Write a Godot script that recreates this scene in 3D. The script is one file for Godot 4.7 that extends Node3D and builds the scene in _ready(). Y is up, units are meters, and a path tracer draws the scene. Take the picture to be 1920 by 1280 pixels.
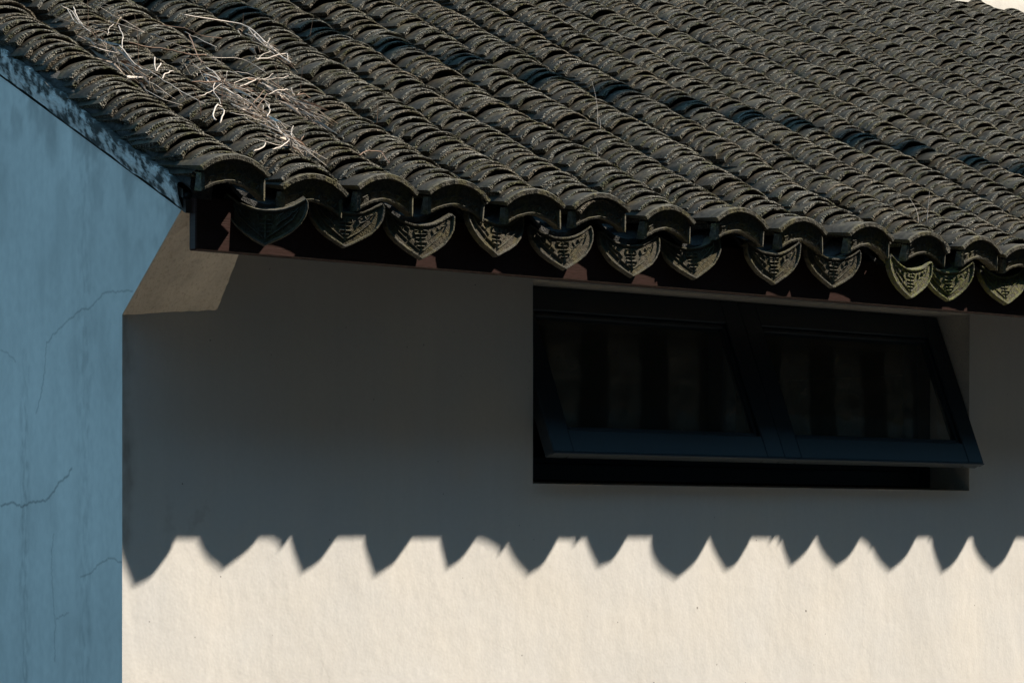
extends Node3D
# A whitewashed house corner under a dark clay-tiled eave, hard sun from the upper right.
# Metres. x runs along the front wall from the gable corner, y is up (0 = eye level), z comes out of the front wall.

const GROUND := -1.6
const TAN := 0.5228            # slope of the roof
const SUN_TO := Vector3(2.0, 2.5, 1.0)
const CAP_X := [0.072, 0.281, 0.458, 0.664, 0.878, 1.085, 1.294, 1.52, 1.736, 1.98, 2.201, 2.396, 2.575]
const TIP_X := [0.146, 0.346, 0.552, 0.768, 0.971, 1.175, 1.379, 1.637, 1.848, 2.121, 2.279, 2.511]
const ROWS := 33
const RIDGE_Z := -2.33

var rng := RandomNumberGenerator.new()
var taken := {}
var M := {}
var eye := Vector3(-3.5257, 0.0, 4.9170)
var fwd := Vector3(0.6825, 0, -0.7309)
var side := Vector3(0.7309, 0, 0.6825)


# ---------------------------------------------------------------- naming
func numbered(called: String) -> String:
	var n: int = taken.get(called, 0)
	taken[called] = n + 1
	return called if n == 0 else "%s_%03d" % [called, n]

func tag(o: Node, label: String, category: String, group := "") -> void:
	o.set_meta("label", label)
	o.set_meta("category", category)
	if group != "":
		o.set_meta("group", group)

func mesh_node(called: String, m: Mesh, parent: Node) -> MeshInstance3D:
	var o := MeshInstance3D.new()
	o.name = called
	o.mesh = m
	parent.add_child(o, true)
	return o

func part(called: String, st: SurfaceTool, mat: Material, parent: Node, smooth := false) -> MeshInstance3D:
	if not smooth:
		st.generate_normals()
	st.set_material(mat)
	return mesh_node(called, st.commit(), parent)

func begin(group := -1) -> SurfaceTool:
	var st := SurfaceTool.new()
	st.begin(Mesh.PRIMITIVE_TRIANGLES)
	st.set_smooth_group(group)
	return st


# ---------------------------------------------------------------- shapes
func tri(st: SurfaceTool, a: Vector3, b: Vector3, c: Vector3) -> void:
	for p in [a, b, c]:
		st.set_uv(Vector2(p.x + p.z, p.y))
		st.add_vertex(p)

func quad(st: SurfaceTool, a: Vector3, b: Vector3, c: Vector3, d: Vector3) -> void:
	tri(st, a, b, c)
	tri(st, a, c, d)

# a box between two corners with small chamfers on every edge, turned by b about o
func box(st: SurfaceTool, lo: Vector3, hi: Vector3, ch := 0.002, t := Transform3D()) -> void:
	var c := (lo + hi) * 0.5
	var h := (hi - lo) * 0.5
	ch = min(ch, min(h.x, min(h.y, h.z)) * 0.45)
	for ax in 3:
		var u := (ax + 1) % 3
		var v := (ax + 2) % 3
		for s in [-1.0, 1.0]:
			var q := []
			for k in [[-1.0, -1.0], [1.0, -1.0], [1.0, 1.0], [-1.0, 1.0]]:
				var p := Vector3()
				p[ax] = s * h[ax]
				p[u] = k[0] * (h[u] - ch)
				p[v] = k[1] * (h[v] - ch)
				q.append(t * (c + p))
			if s > 0:
				quad(st, q[3], q[2], q[1], q[0])
			else:
				quad(st, q[0], q[1], q[2], q[3])
		# the four chamfers along this axis
		for su in [-1.0, 1.0]:
			for sv in [-1.0, 1.0]:
				var e := []
				for w in [-1.0, 1.0]:
					var p1 := Vector3()
					p1[ax] = w * (h[ax] - ch)
					p1[u] = su * h[u]
					p1[v] = sv * (h[v] - ch)
					var p2 := p1
					p2[u] = su * (h[u] - ch)
					p2[v] = sv * h[v]
					e.append(t * (c + p1))
					e.append(t * (c + p2))
				if su * sv > 0:
					quad(st, e[0], e[2], e[3], e[1])
				else:
					quad(st, e[1], e[3], e[2], e[0])

func tube(st: SurfaceTool, pts: Array, r0: float, r1: float, sides := 5) -> void:
	var rings := []
	for i in pts.size():
		var a: Vector3 = pts[max(i - 1, 0)]
		var b: Vector3 = pts[min(i + 1, pts.size() - 1)]
		var d := (b - a).normalized()
		var u := d.cross(Vector3(0.31, 0.2, 0.93)).normalized()
		var v := d.cross(u)
		var r: float = lerp(r0, r1, float(i) / (pts.size() - 1))
		var ring := []
		for k in sides:
			var an := TAU * k / sides
			ring.append(pts[i] + (u * cos(an) + v * sin(an)) * r)
		rings.append(ring)
	for i in rings.size() - 1:
		for k in sides:
			var n := (k + 1) % sides
			quad(st, rings[i][k], rings[i][n], rings[i + 1][n], rings[i + 1][k])
	for k in range(1, sides - 1):
		tri(st, rings[0][0], rings[0][k + 1], rings[0][k])
		var e: Array = rings[-1]
		tri(st, e[0], e[k], e[k + 1])


# ---------------------------------------------------------------- textures
func noise(seed_: int, freq: float, oct := 4, kind := FastNoiseLite.TYPE_SIMPLEX_SMOOTH) -> FastNoiseLite:
	var n := FastNoiseLite.new()
	n.seed = seed_
	n.noise_type = kind
	n.frequency = freq
	n.fractal_type = FastNoiseLite.FRACTAL_FBM
	n.fractal_octaves = oct
	return n

func gray(seed_: int, freq: float, size: int, oct := 4, kind := FastNoiseLite.TYPE_SIMPLEX_SMOOTH) -> Image:
	return noise(seed_, freq, oct, kind).get_seamless_image(size, size)

func lin(r: float, g: float, b: float) -> Color:
	return Color(r, g, b).linear_to_srgb()

func tex(im: Image) -> ImageTexture:
	im.generate_mipmaps()
	return ImageTexture.create_from_image(im)

# a seamless colour map mixed from three noises; f(a, b, c) gives a linear colour
func blend_map(size: int, a: Image, b: Image, c: Image, f: Callable) -> ImageTexture:
	var im := Image.create(size, size, false, Image.FORMAT_RGB8)
	for y in size:
		for x in size:
			var col: Color = f.call(a.get_pixel(x, y).r, b.get_pixel(x, y).r, c.get_pixel(x, y).r)
			im.set_pixel(x, y, col.linear_to_srgb())
	return tex(im)

func height_map(size: int, a: Image, b: Image, c: Image, w: Vector3) -> ImageTexture:
	var im := Image.create(size, size, false, Image.FORMAT_RGB8)
	for y in size:
		for x in size:
			var v: float = clamp(a.get_pixel(x, y).r * w.x + b.get_pixel(x, y).r * w.y + c.get_pixel(x, y).r * w.z, 0, 1)
			im.set_pixel(x, y, Color(v, v, v))
	return tex(im)

func mat(called: String, col: Color, rough := 0.9) -> StandardMaterial3D:
	var m := StandardMaterial3D.new()
	m.resource_name = called
	m.albedo_color = col
	m.roughness = rough
	M[called] = m
	return m

func world_map(m: StandardMaterial3D, colour: Texture2D, relief: Texture2D, metres: float, depth_cm: float) -> void:
	m.uv1_triplanar = true
	m.uv1_world_triplanar = true
	m.uv1_scale = Vector3.ONE / metres
	if colour:
		m.albedo_color = Color.WHITE
		m.albedo_texture = colour
	if relief:
		m.heightmap_enabled = true
		m.heightmap_texture = relief
		m.heightmap_scale = depth_cm

# darkens a crooked hairline into a map that covers rect (u right, v down)
func crack(im: Image, pts: Array, rect: Rect2, seed_: int, strength := 0.45, width := 0.8) -> void:
	var r := RandomNumberGenerator.new()
	r.seed = seed_
	var w := im.get_width()
	var h := im.get_height()
	for i in pts.size() - 1:
		var a := Vector2(pts[i][0], pts[i][1])
		var b := Vector2(pts[i + 1][0], pts[i + 1][1])
		var n := int(a.distance_to(b) / 0.0008) + 2
		var off := 0.0
		for k in n:
			var t := float(k) / n
			off = lerp(off + r.randf_range(-0.0011, 0.0011), 0.0, 0.04)
			var nrm := (b - a).normalized().orthogonal()
			var p := a.lerp(b, t) + nrm * off
			var px := (p.x - rect.position.x) / rect.size.x * w
			var py := (rect.end.y - p.y) / rect.size.y * h
			var s := strength * r.randf_range(0.4, 1.0)
			for yy in range(int(py - 2), int(py + 3)):
				for xx in range(int(px - 2), int(px + 3)):
					if xx < 0 or yy < 0 or xx >= w or yy >= h:
						continue
					var d := Vector2(xx + 0.5 - px, yy + 0.5 - py).length()
					var f: float = clamp(1.0 - d / (width * 1.6), 0, 1) * s * 0.14
					var c := im.get_pixel(xx, yy)
					im.set_pixel(xx, yy, Color(c.r * (1 - f), c.g * (1 - f), c.b * (1 - f)))

func materials() -> void:
	# old fired clay: smooth grey tops
	var a := gray(3, 0.012, 512, 5)
	var b := gray(8, 0.05, 512, 4)
	var c := gray(21, 0.16, 512, 3)
	var d := gray(33, 0.07, 512, 3, FastNoiseLite.TYPE_CELLULAR)
	var top := mat("tile_top", Color.WHITE, 0.75)
	world_map(top, blend_map(512, a, b, c, func(p, q, r):
		var v: float = 0.04 + (p - 0.5) * 0.06 + (q - 0.5) * 0.05 + (r - 0.5) * 0.03
		v = max(v, 0.018)
		var k: float = smoothstep(0.55, 0.75, p)
		return Color(v * (1.12 + 0.08 * k), v * (1.0 + 0.04 * k), v * (0.8 - 0.12 * k))),
		height_map(512, a, b, c, Vector3(0.3, 0.4, 0.3)), 0.45, 0.2)
	# weathered broken edges: pitted, crusted with lichen and grit
	var edge := mat("tile_edge", Color.WHITE, 0.95)
	world_map(edge, blend_map(512, a, d, c, func(p, q, r):
		var v: float = 0.08 + (p - 0.5) * 0.12 + (r - 0.5) * 0.3
		var spot: float = smoothstep(0.58, 0.72, r) * smoothstep(0.4, 0.6, p)
		v = max(v, 0.012) + spot * 0.14
		v *= 1.0 - 0.65 * smoothstep(0.62, 0.8, 1.0 - r)
		var moss: float = smoothstep(0.56, 0.7, 1.0 - p)
		return Color(v * (1.06 - 0.06 * moss), v * (1.0 + 0.0 * moss), v * (0.85 - 0.26 * moss))),
		height_map(512, b, d, c, Vector3(0.3, 0.25, 0.45)), 0.4, 1.4)
	# eave ornaments: like the tops but mossier
	var orn := mat("tile_ornament", Color.WHITE, 0.85)
	world_map(orn, blend_map(512, a, b, c, func(p, q, r):
		var v: float = 0.07 + (q - 0.5) * 0.07 + (r - 0.5) * 0.08
		v = max(v, 0.02)
		var moss: float = smoothstep(0.5, 0.66, p)
		return Color(v * (1.08 + 0.2 * moss), v * (1.0 + 0.14 * moss), v * (0.82 - 0.2 * moss))),
		height_map(512, b, d, c, Vector3(0.4, 0.2, 0.4)), 0.34, 0.3)
	orn.metallic_specular = 0.3
	var mossy := mat("tile_ornament_mossy", Color.WHITE, 0.9)
	world_map(mossy, blend_map(512, b, a, c, func(p, q, r):
		var v: float = 0.068 + (q - 0.5) * 0.06 + (r - 0.5) * 0.09
		v = max(v, 0.02)
		var moss: float = smoothstep(0.38, 0.62, p)
		return Color(v * (1.1 + 0.6 * moss), v * (1.04 + 0.72 * moss), v * (0.75 - 0.4 * moss))),
		height_map(512, b, d, c, Vector3(0.4, 0.2, 0.4)), 0.33, 0.3)
	top.metallic_specular = 0.22
	edge.metallic_specular = 0.15
	top.vertex_color_use_as_albedo = true
	edge.vertex_color_use_as_albedo = true
	orn.vertex_color_use_as_albedo = true
	mossy.vertex_color_use_as_albedo = true
	# dark mortar along the verge
	var mortar := mat("mortar", Color.WHITE, 0.95)
	world_map(mortar, blend_map(512, a, b, c, func(p, q, r):
		var v: float = 0.032 + (p - 0.5) * 0.06 + (q - 0.5) * 0.03 + (r - 0.5) * 0.03
		v = max(v, 0.012)
		return Color(v, v * 0.98, v * 0.92)), height_map(512, a, d, c, Vector3(0.4, 0.3, 0.3)), 0.3, 0.7)
	# painted boards, dark oxblood, brushed on thickly
	var pa := mat("fascia_paint", Color.WHITE, 0.5)
	pa.metallic_specular = 0.3
	var g1 := noise(51, 0.02, 4)
	var im := Image.create(512, 512, false, Image.FORMAT_RGB8)
	var hi := Image.create(512, 512, false, Image.FORMAT_RGB8)
	for y in 512:
		for x in 512:
			var v := g1.get_noise_2d(x * 0.3, y * 6.0)
			var w := g1.get_noise_2d(x * 2.0 + 900, y * 3.0)
			im.set_pixel(x, y, lin(0.034 + v * 0.012 + w * 0.012, 0.014 + v * 0.005 + w * 0.006, 0.01 + v * 0.005 + w * 0.007))
			var e: float = clamp(0.5 + v * 0.6 + w * 0.25, 0, 1)
			hi.set_pixel(x, y, Color(e, e, e))
	pa.albedo_texture = tex(im)
	pa.heightmap_enabled = true
	pa.heightmap_texture = tex(hi)
	pa.heightmap_scale = 0.02
	pa.uv1_scale = Vector3(2.2, 7.0, 1)
	mat("rafter_wood", lin(0.05, 0.033, 0.025), 0.7)
	mat("soffit_board", lin(0.2, 0.16, 0.12), 0.8)
	mat("frame_paint", lin(0.022, 0.033, 0.043), 0.33)
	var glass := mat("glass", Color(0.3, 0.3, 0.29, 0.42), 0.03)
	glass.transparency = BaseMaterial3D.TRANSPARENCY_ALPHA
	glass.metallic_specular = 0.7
	var gi := Image.create(512, 128, false, Image.FORMAT_RGBA8)  # vertical reflection bands painted into the alpha of the panes
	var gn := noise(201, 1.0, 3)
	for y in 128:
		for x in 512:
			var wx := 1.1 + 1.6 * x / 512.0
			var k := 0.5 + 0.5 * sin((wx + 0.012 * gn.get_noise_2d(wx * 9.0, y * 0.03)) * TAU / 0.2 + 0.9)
			var reflect_band: float = smoothstep(0.3, 0.62, k) * smoothstep(10.0, 45.0, float(y)) * (0.75 + 0.5 * gn.get_noise_2d(wx * 14.0, y * 0.06))
			gi.set_pixel(x, y, Color(0.7, 0.67, 0.6, clamp(0.16 + 0.34 * reflect_band, 0, 1)))
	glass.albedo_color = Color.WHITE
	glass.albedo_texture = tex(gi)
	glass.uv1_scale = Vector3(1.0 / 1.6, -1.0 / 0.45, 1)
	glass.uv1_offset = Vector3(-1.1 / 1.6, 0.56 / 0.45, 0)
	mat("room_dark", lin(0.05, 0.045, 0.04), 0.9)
	var tw := mat("dry_stem", Color.WHITE, 0.8)
	world_map(tw, blend_map(512, a, b, c, func(p, q, r):
		var v: float = 0.5 + (q - 0.5) * 0.5 + (r - 0.5) * 0.3
		v = max(v, 0.12)
		return Color(v, v * 0.86, v * 0.74)), null, 0.1, 0)
	mat("dry_tan", lin(0.33, 0.25, 0.18), 0.85)
	mat("dry_brown", lin(0.16, 0.095, 0.06), 0.85)
	mat("hall_board", lin(0.05, 0.042, 0.03), 0.8)
	mat("bounce_stone", lin(0.66, 0.59, 0.47), 0.9)
	mat("dark_timber", lin(0.03, 0.023, 0.018), 0.8)
	mat("cable_black", lin(0.02, 0.02, 0.02), 0.7)
	# paving
	var gr := mat("ground", Color.WHITE, 0.95)
	world_map(gr, blend_map(512, a, b, d, func(p, q, r):
		var v: float = 0.018 + (p - 0.5) * 0.018 + (q - 0.5) * 0.01
		return Color(v * 1.05, v, v * 0.85)), null, 1.7, 0)
	plaster_maps(a, b, c)

func plaster_maps(a: Image, b: Image, c: Image) -> void:
	# front wall: cream limewash, x -0.0..3.6, y -0.5..0.8
	var w := 1536
	var h := 1096
	var rect := Rect2(0.0, -1.65, 3.5, 2.5)
	var n1 := noise(101, 1.0, 4)
	var n2 := noise(102, 1.0, 3)
	var im := Image.create(w, h, false, Image.FORMAT_RGB8)
	for y in h:
		var wy := rect.end.y - rect.size.y * (y + 0.5) / h
		for x in w:
			var wx := rect.position.x + rect.size.x * (x + 0.5) / w
			var big := n1.get_noise_2d(wx * 2.2, wy * 1.4)
			var run := n2.get_noise_2d(wx * 22.0, wy * 1.6 + 40.0)
			var fine := n1.get_noise_2d(wx * 60.0 + 7.0, wy * 60.0)
			var v := 1.0 + big * 0.05 + run * 0.018 + fine * 0.02
			var warm := big * 0.012 + n2.get_noise_2d(wx * 3.0 + 90.0, wy * 3.0) * 0.018
			var c0 := Vector3(0.785 * v * (1 + warm), 0.75 * v, 0.7 * v * (1 - warm * 1.6))
			# dirt crept along the corner and a brown rub
			var dirt: float = smoothstep(0.035, 0.0, wx + 0.02 * n2.get_noise_2d(3.0, wy * 9.0)) * (0.35 + 0.4 * n1.get_noise_2d(wx * 40.0, wy * 12.0)) * smoothstep(-0.12, 0.0, wy)
			dirt = max(dirt, 0.0)
			var rub := Vector2((wx - 0.185 - (wy - 0.03) * 0.7) / 0.018, (wy - 0.035) / 0.03).length()
			dirt += 0.16 * smoothstep(1.3, 0.2, rub + n1.get_noise_2d(wx * 50.0, wy * 50.0))
			var rub2 := Vector2((wx - 0.115) / 0.012, (wy - 0.03) / 0.05).length()
			dirt += 0.12 * smoothstep(1.3, 0.2, rub2 + n1.get_noise_2d(wx * 40.0, wy * 40.0))
			c0 = c0.lerp(Vector3(0.3, 0.22, 0.15), clamp(dirt, 0, 0.8))
			im.set_pixel(x, y, lin(c0.x, c0.y, c0.z))
	# fine grain and trowel drags of the lime coat
	var hw := 1536
	var hh := 1096
	var hm := Image.create(hw, hh, false, Image.FORMAT_L8)
	for y in hh:
		for x in hw:
			var wx := 3.5 * x / hw
			var wy := 2.5 * y / hh
			var e: float = 0.5 + 0.22 * n1.get_noise_2d(wx * 110.0, wy * 110.0) + 0.3 * n2.get_noise_2d(wx * 30.0 + 5.0, wy * 16.0 + wx * 6.0) + 0.2 * n1.get_noise_2d(wx * 10.0, wy * 7.0 + 60.0)
			hm.set_pixel(x, y, Color(e, e, e))
	var r := RandomNumberGenerator.new()
	r.seed = 5
	for k in 90:   # short drags and crumbs
		var cx := r.randf_range(5, hw - 60)
		var cy := r.randf_range(5, hh - 30)
		var an := r.randf_range(-1.3, 1.3)
		var up := r.randf_range(-0.22, 0.25)
		for i in r.randi_range(2, 34):
			an += r.randf_range(-0.12, 0.12)
			cx += cos(an)
			cy += sin(an)
			if cx > 1 and cy > 1 and cx < hw - 2 and cy < hh - 2:
				var e: float = clamp(hm.get_pixel(int(cx), int(cy)).r + up, 0, 1)
				hm.set_pixel(int(cx), int(cy), Color(e, e, e))
	for k in 230:   # pin holes and fly specks
		var px := r.randi_range(4, w - 5)
		var py := r.randi_range(4, h - 5)
		var big := r.randf() < 0.1
		for yy in 2 if big else 1:
			for xx in 2 if big and r.randf() < 0.6 else 1:
				im.set_pixel(px + xx, py + yy, im.get_pixel(px + xx, py + yy).lerp(Color(0.17, 0.14, 0.12), r.randf_range(0.15, 0.75)))
	for k in 6:
		var x0 := r.randf_range(0.3, 3.3)
		var y0 := r.randf_range(-0.4, -0.12)
		crack(im, [[x0, y0], [x0 + r.randf_range(-0.02, 0.03), y0 - 0.04], [x0 + r.randf_range(-0.02, 0.05), y0 - 0.1]], rect, 60 + k, 0.1, 0.7)
	var fw := mat("front_plaster", Color.WHITE, 0.88)
	fw.albedo_texture = tex(im)
	fw.uv1_scale = Vector3(1.0 / rect.size.x, -1.0 / rect.size.y, 1)
	fw.uv1_offset = Vector3(-rect.position.x / rect.size.x, rect.end.y / rect.size.y, 0)

	fw.heightmap_enabled = true
	fw.heightmap_texture = tex(hm)
	fw.heightmap_scale = 0.045

	# gable: the same wash, greyed by rain; u = z, v = y
	w = 800
	h = 1500
	rect = Rect2(-1.35, -1.65, 1.6, 3.0)
	im = Image.create(w, h, false, Image.FORMAT_RGB8)
	for y in h:
		var wy := rect.end.y - rect.size.y * (y + 0.5) / h
		for x in w:
			var wz := rect.position.x + rect.size.x * (x + 0.5) / w
			var big := n1.get_noise_2d(wz * 2.0 + 31.0, wy * 1.6)
			var run := n2.get_noise_2d(wz * 26.0 + 11.0, wy * 1.1)
			var fine := n1.get_noise_2d(wz * 45.0, wy * 30.0)
			var v := 0.95 + big * 0.13 + run * 0.05 + fine * 0.08 - 0.08 * smoothstep(0.18, 0.42, n1.get_noise_2d(wz * 7.0 + 3.0, wy * 3.2 + 8.0) + 0.3 * fine)
			# two rain runs of soot
			var s1: float = smoothstep(0.028, 0.0, abs(wz + 0.345 + 0.01 * n2.get_noise_2d(2.0, wy * 6.0))) * (0.12 + 0.3 * n1.get_noise_2d(wz * 70.0, wy * 22.0)) * smoothstep(0.5, 0.2, wy)
			var s2: float = smoothstep(0.05, 0.0, abs(wz + 0.13)) * (0.06 + 0.24 * n1.get_noise_2d(wz * 55.0 + 9.0, wy * 18.0))
			v *= 1.0 - clamp(max(s1, 0.0) + max(s2, 0.0), 0, 0.5)
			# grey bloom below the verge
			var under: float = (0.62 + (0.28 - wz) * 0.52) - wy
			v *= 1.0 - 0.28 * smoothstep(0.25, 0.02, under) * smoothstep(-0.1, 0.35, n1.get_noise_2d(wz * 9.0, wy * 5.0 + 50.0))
			im.set_pixel(x, y, lin(0.73 * v, 0.7 * v, 0.645 * v))
	crack(im, [[0.036, 0.486], [-0.018, 0.487], [-0.069, 0.487], [-0.116, 0.458], [-0.144, 0.459], [-0.181, 0.443], [-0.239, 0.415], [-0.266, 0.4]], rect, 1, 0.6)
	crack(im, [[-0.266, 0.4], [-0.273, 0.334], [-0.285, 0.291], [-0.306, 0.253]], rect, 2, 0.5)
	crack(im, [[-0.435, 0.063], [-0.395, 0.069], [-0.351, 0.06], [-0.316, 0.07], [-0.268, 0.073], [-0.239, 0.092], [-0.219, 0.108], [-0.172, 0.135]], rect, 3, 0.7, 1.0)
	crack(im, [[0.0, -0.054], [-0.051, -0.049], [-0.088, -0.062], [-0.103, -0.073], [-0.144, -0.088]], rect, 4, 0.6)
	crack(im, [[-0.239, 0.004], [-0.246, -0.083], [-0.231, -0.182], [-0.239, -0.259]], rect, 5, 0.4)
	crack(im, [[-0.231, -0.169], [-0.204, -0.164], [-0.185, -0.157]], rect, 6, 0.4)
	crack(im, [[-0.435, 0.391], [-0.405, 0.379], [-0.379, 0.361]], rect, 7, 0.4)
	var gp := mat("gable_plaster", Color.WHITE, 0.9)
	gp.albedo_texture = tex(im)
	gp.uv1_scale = Vector3(1.0 / rect.size.x, -1.0 / rect.size.y, 1)
	gp.uv1_offset = Vector3(-rect.position.x / rect.size.x, rect.end.y / rect.size.y, 0)

	# plain plaster for reveals, corbel and back walls
	var pl := mat("plaster", Color.WHITE, 0.9)
	world_map(pl, blend_map(512, a, b, c, func(p, q, s):
		var v: float = 1.0 + (p - 0.5) * 0.2 + (q - 0.5) * 0.08
		var k: float = smoothstep(0.7, 0.8, s) * 0.25
		return Color(0.72 * v * (1 - k), 0.66 * v * (1 - k), 0.575 * v * (1 - k))), height_map(512, a, b, c, Vector3(0.3, 0.4, 0.3)), 0.6, 0.1)
	var cp: StandardMaterial3D = pl.duplicate()
	M["corbel_plaster"] = cp
	cp.albedo_texture = blend_map(512, a, b, c, func(p, q, s):
		var v: float = 1.0 + (p - 0.5) * 0.3 + (q - 0.5) * 0.12
		var k: float = smoothstep(0.68, 0.78, s) * 0.3 + smoothstep(0.64, 0.72, q) * 0.15
		return Color(0.8 * v * (1 - k), 0.72 * v * (1 - k * 1.1), 0.62 * v * (1 - k * 1.3)))
	# verge band: limewash flaked and streaked with black mould
	var vb := mat("verge_plaster", Color.WHITE, 0.95)
	var vi := Image.create(1024, 128, false, Image.FORMAT_RGB8)
	var m1 := noise(141, 1.0, 4)
	for y in 128:
		for x in 1024:
			var u := x / 1024.0 * 2.6
			var t := y / 128.0    # 0 at the top
			var streak := m1.get_noise_2d(u * 38.0, t * 1.6)
			var blot := m1.get_noise_2d(u * 11.0 + 70.0, t * 2.0)
			var fine := m1.get_noise_2d(u * 130.0, t * 12.0 + 30.0)
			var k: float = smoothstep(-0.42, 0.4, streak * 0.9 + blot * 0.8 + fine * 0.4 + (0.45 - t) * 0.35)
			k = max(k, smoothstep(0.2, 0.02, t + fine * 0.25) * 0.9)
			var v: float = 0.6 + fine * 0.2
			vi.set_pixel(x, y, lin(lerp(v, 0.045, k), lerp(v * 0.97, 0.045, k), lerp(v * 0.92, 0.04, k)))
	vb.albedo_texture = tex(vi)


# ---------------------------------------------------------------- roof pieces
func crest(z: float) -> float:
	return 0.731 + (0.28 - z) * TAN

func row_x(k: int) -> float:
	return CAP_X[k] if k < CAP_X.size() else CAP_X[-1] + 0.2125 * (k - CAP_X.size() + 1)

# a curved tile: front end at z = 0, apex of the outer face at the origin, running back along -z
func tile_mesh(r: RandomNumberGenerator, radius: float, half: float, half_left: float, thick: float, length: float, seg := 14, rough := 1.0) -> ArrayMesh:
	var top := begin(0)
	var end := begin(-1)
	var tone := r.randf_range(0.62, 1.3)
	var warm := r.randf_range(-0.06, 0.1)
	top.set_color(Color(tone * (1 + warm), tone, tone * (1 - warm)))
	tone = lerp(tone, r.randf_range(0.6, 1.45), 0.6)
	warm = r.randf_range(-0.02, 0.12)
	end.set_color(Color(tone * (1 + warm), tone, tone * (1 - warm)))
	var o := []; var f := []; var g := []; var i_ := []; var bk := []; var ib := []
	var sl := half_left * r.randf_range(0.93, 1.06)
	var sr := half * r.randf_range(0.93, 1.05)
	var warp := r.randf_range(-0.0015, 0.0015)
	var jz := 0.0
	var chip := r.randi_range(0, seg + 14)
	var chip_w := r.randi_range(1, 3)
	for i in seg + 1:
		var u := float(i) / seg
		var an: float = lerp(-sl, sr, u)
		jz = jz * 0.45 + r.randf_range(-0.0019, 0.0019) * rough
		if i >= chip and i < chip + chip_w:
			jz -= r.randf_range(0.002, 0.006)
		var e := 1.0 if i > 0 and i < seg else 0.4
		var ro := radius + r.randf_range(-0.0006, 0.0006) * rough + warp * sin(an * 2.0)
		var side_t: float = abs(an) / half
		var ri := radius - thick * (0.56 + 0.62 * side_t * side_t) + r.randf_range(-0.0017, 0.0015) * rough * e
		var dir := Vector3(sin(an), cos(an), 0)
		var c := Vector3(0, -radius, 0)
		o.append(c + dir * (ro - 0.0002) + Vector3(0, 0, -0.004 + jz))
		f.append(c + dir * (ro - 0.0016 + r.randf_range(-0.0008, 0.0004) * rough) + Vector3(0, 0, jz))
		g.append(c + dir * (lerp(ro, ri, 0.72)) + Vector3(0, 0, jz * 0.6 + r.randf_range(-0.0007, 0.001) * rough))
		i_.append(c + dir * ri + Vector3(0, 0, -0.002 + jz))
		bk.append(c + dir * (radius * 0.985) + Vector3(0, 0, -length))
		ib.append(c + dir * (radius * 0.985 - thick) + Vector3(0, 0, -length))
	for i in seg:
		quad(top, o[i], bk[i], bk[i + 1], o[i + 1])
		quad(end, f[i], o[i], o[i + 1], f[i + 1])
		quad(end, g[i], f[i], f[i + 1], g[i + 1])
		quad(end, i_[i], g[i], g[i + 1], i_[i + 1])
		quad(top, ib[i], i_[i], i_[i + 1], ib[i + 1])
	for s in [0, seg]:
		var q := [o[s], g[s], i_[s], ib[s], bk[s]]
		if s == 0:
			q.reverse()
		quad(end, q[0], q[1], q[2], q[3])
		tri(end, q[0], q[3], q[4])
	top.generate_normals()
	top.set_material(M.tile_top)
	end.generate_normals()
	end.set_material(M.tile_edge)
	var m := top.commit()
	return end.commit(m)

func tile_place(k: int, z: float, r: RandomNumberGenerator, wob: float, lift: float) -> Transform3D:
	var pitch := deg_to_rad(4.2 + r.randf_range(-2.8, 2.8))
	var b := Basis(Vector3.RIGHT, pitch) * Basis(Vector3.UP, deg_to_rad(r.randf_range(-5, 5))) * Basis(Vector3.BACK, deg_to_rad(r.randf_range(-4.5, 4.5)))
	var s := r.randf_range(0.965, 1.035)
	b = b.scaled(Vector3(s, s, 1))
	return Transform3D(b, Vector3(row_x(k) + wob + r.randf_range(-0.005, 0.005), crest(z) + lift, z))

func in_frame(p: Vector3) -> bool:
	var d := p - eye
	var f := d.dot(fwd)
	if f < 0.5:
		return false
	var px := 960.0 + 5636.0 * d.dot(side) / f
	var py := 1004.0 - 5636.0 * d.y / f
	return px > -25 and px < 1945 and py > -12 and py < 1290

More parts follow.
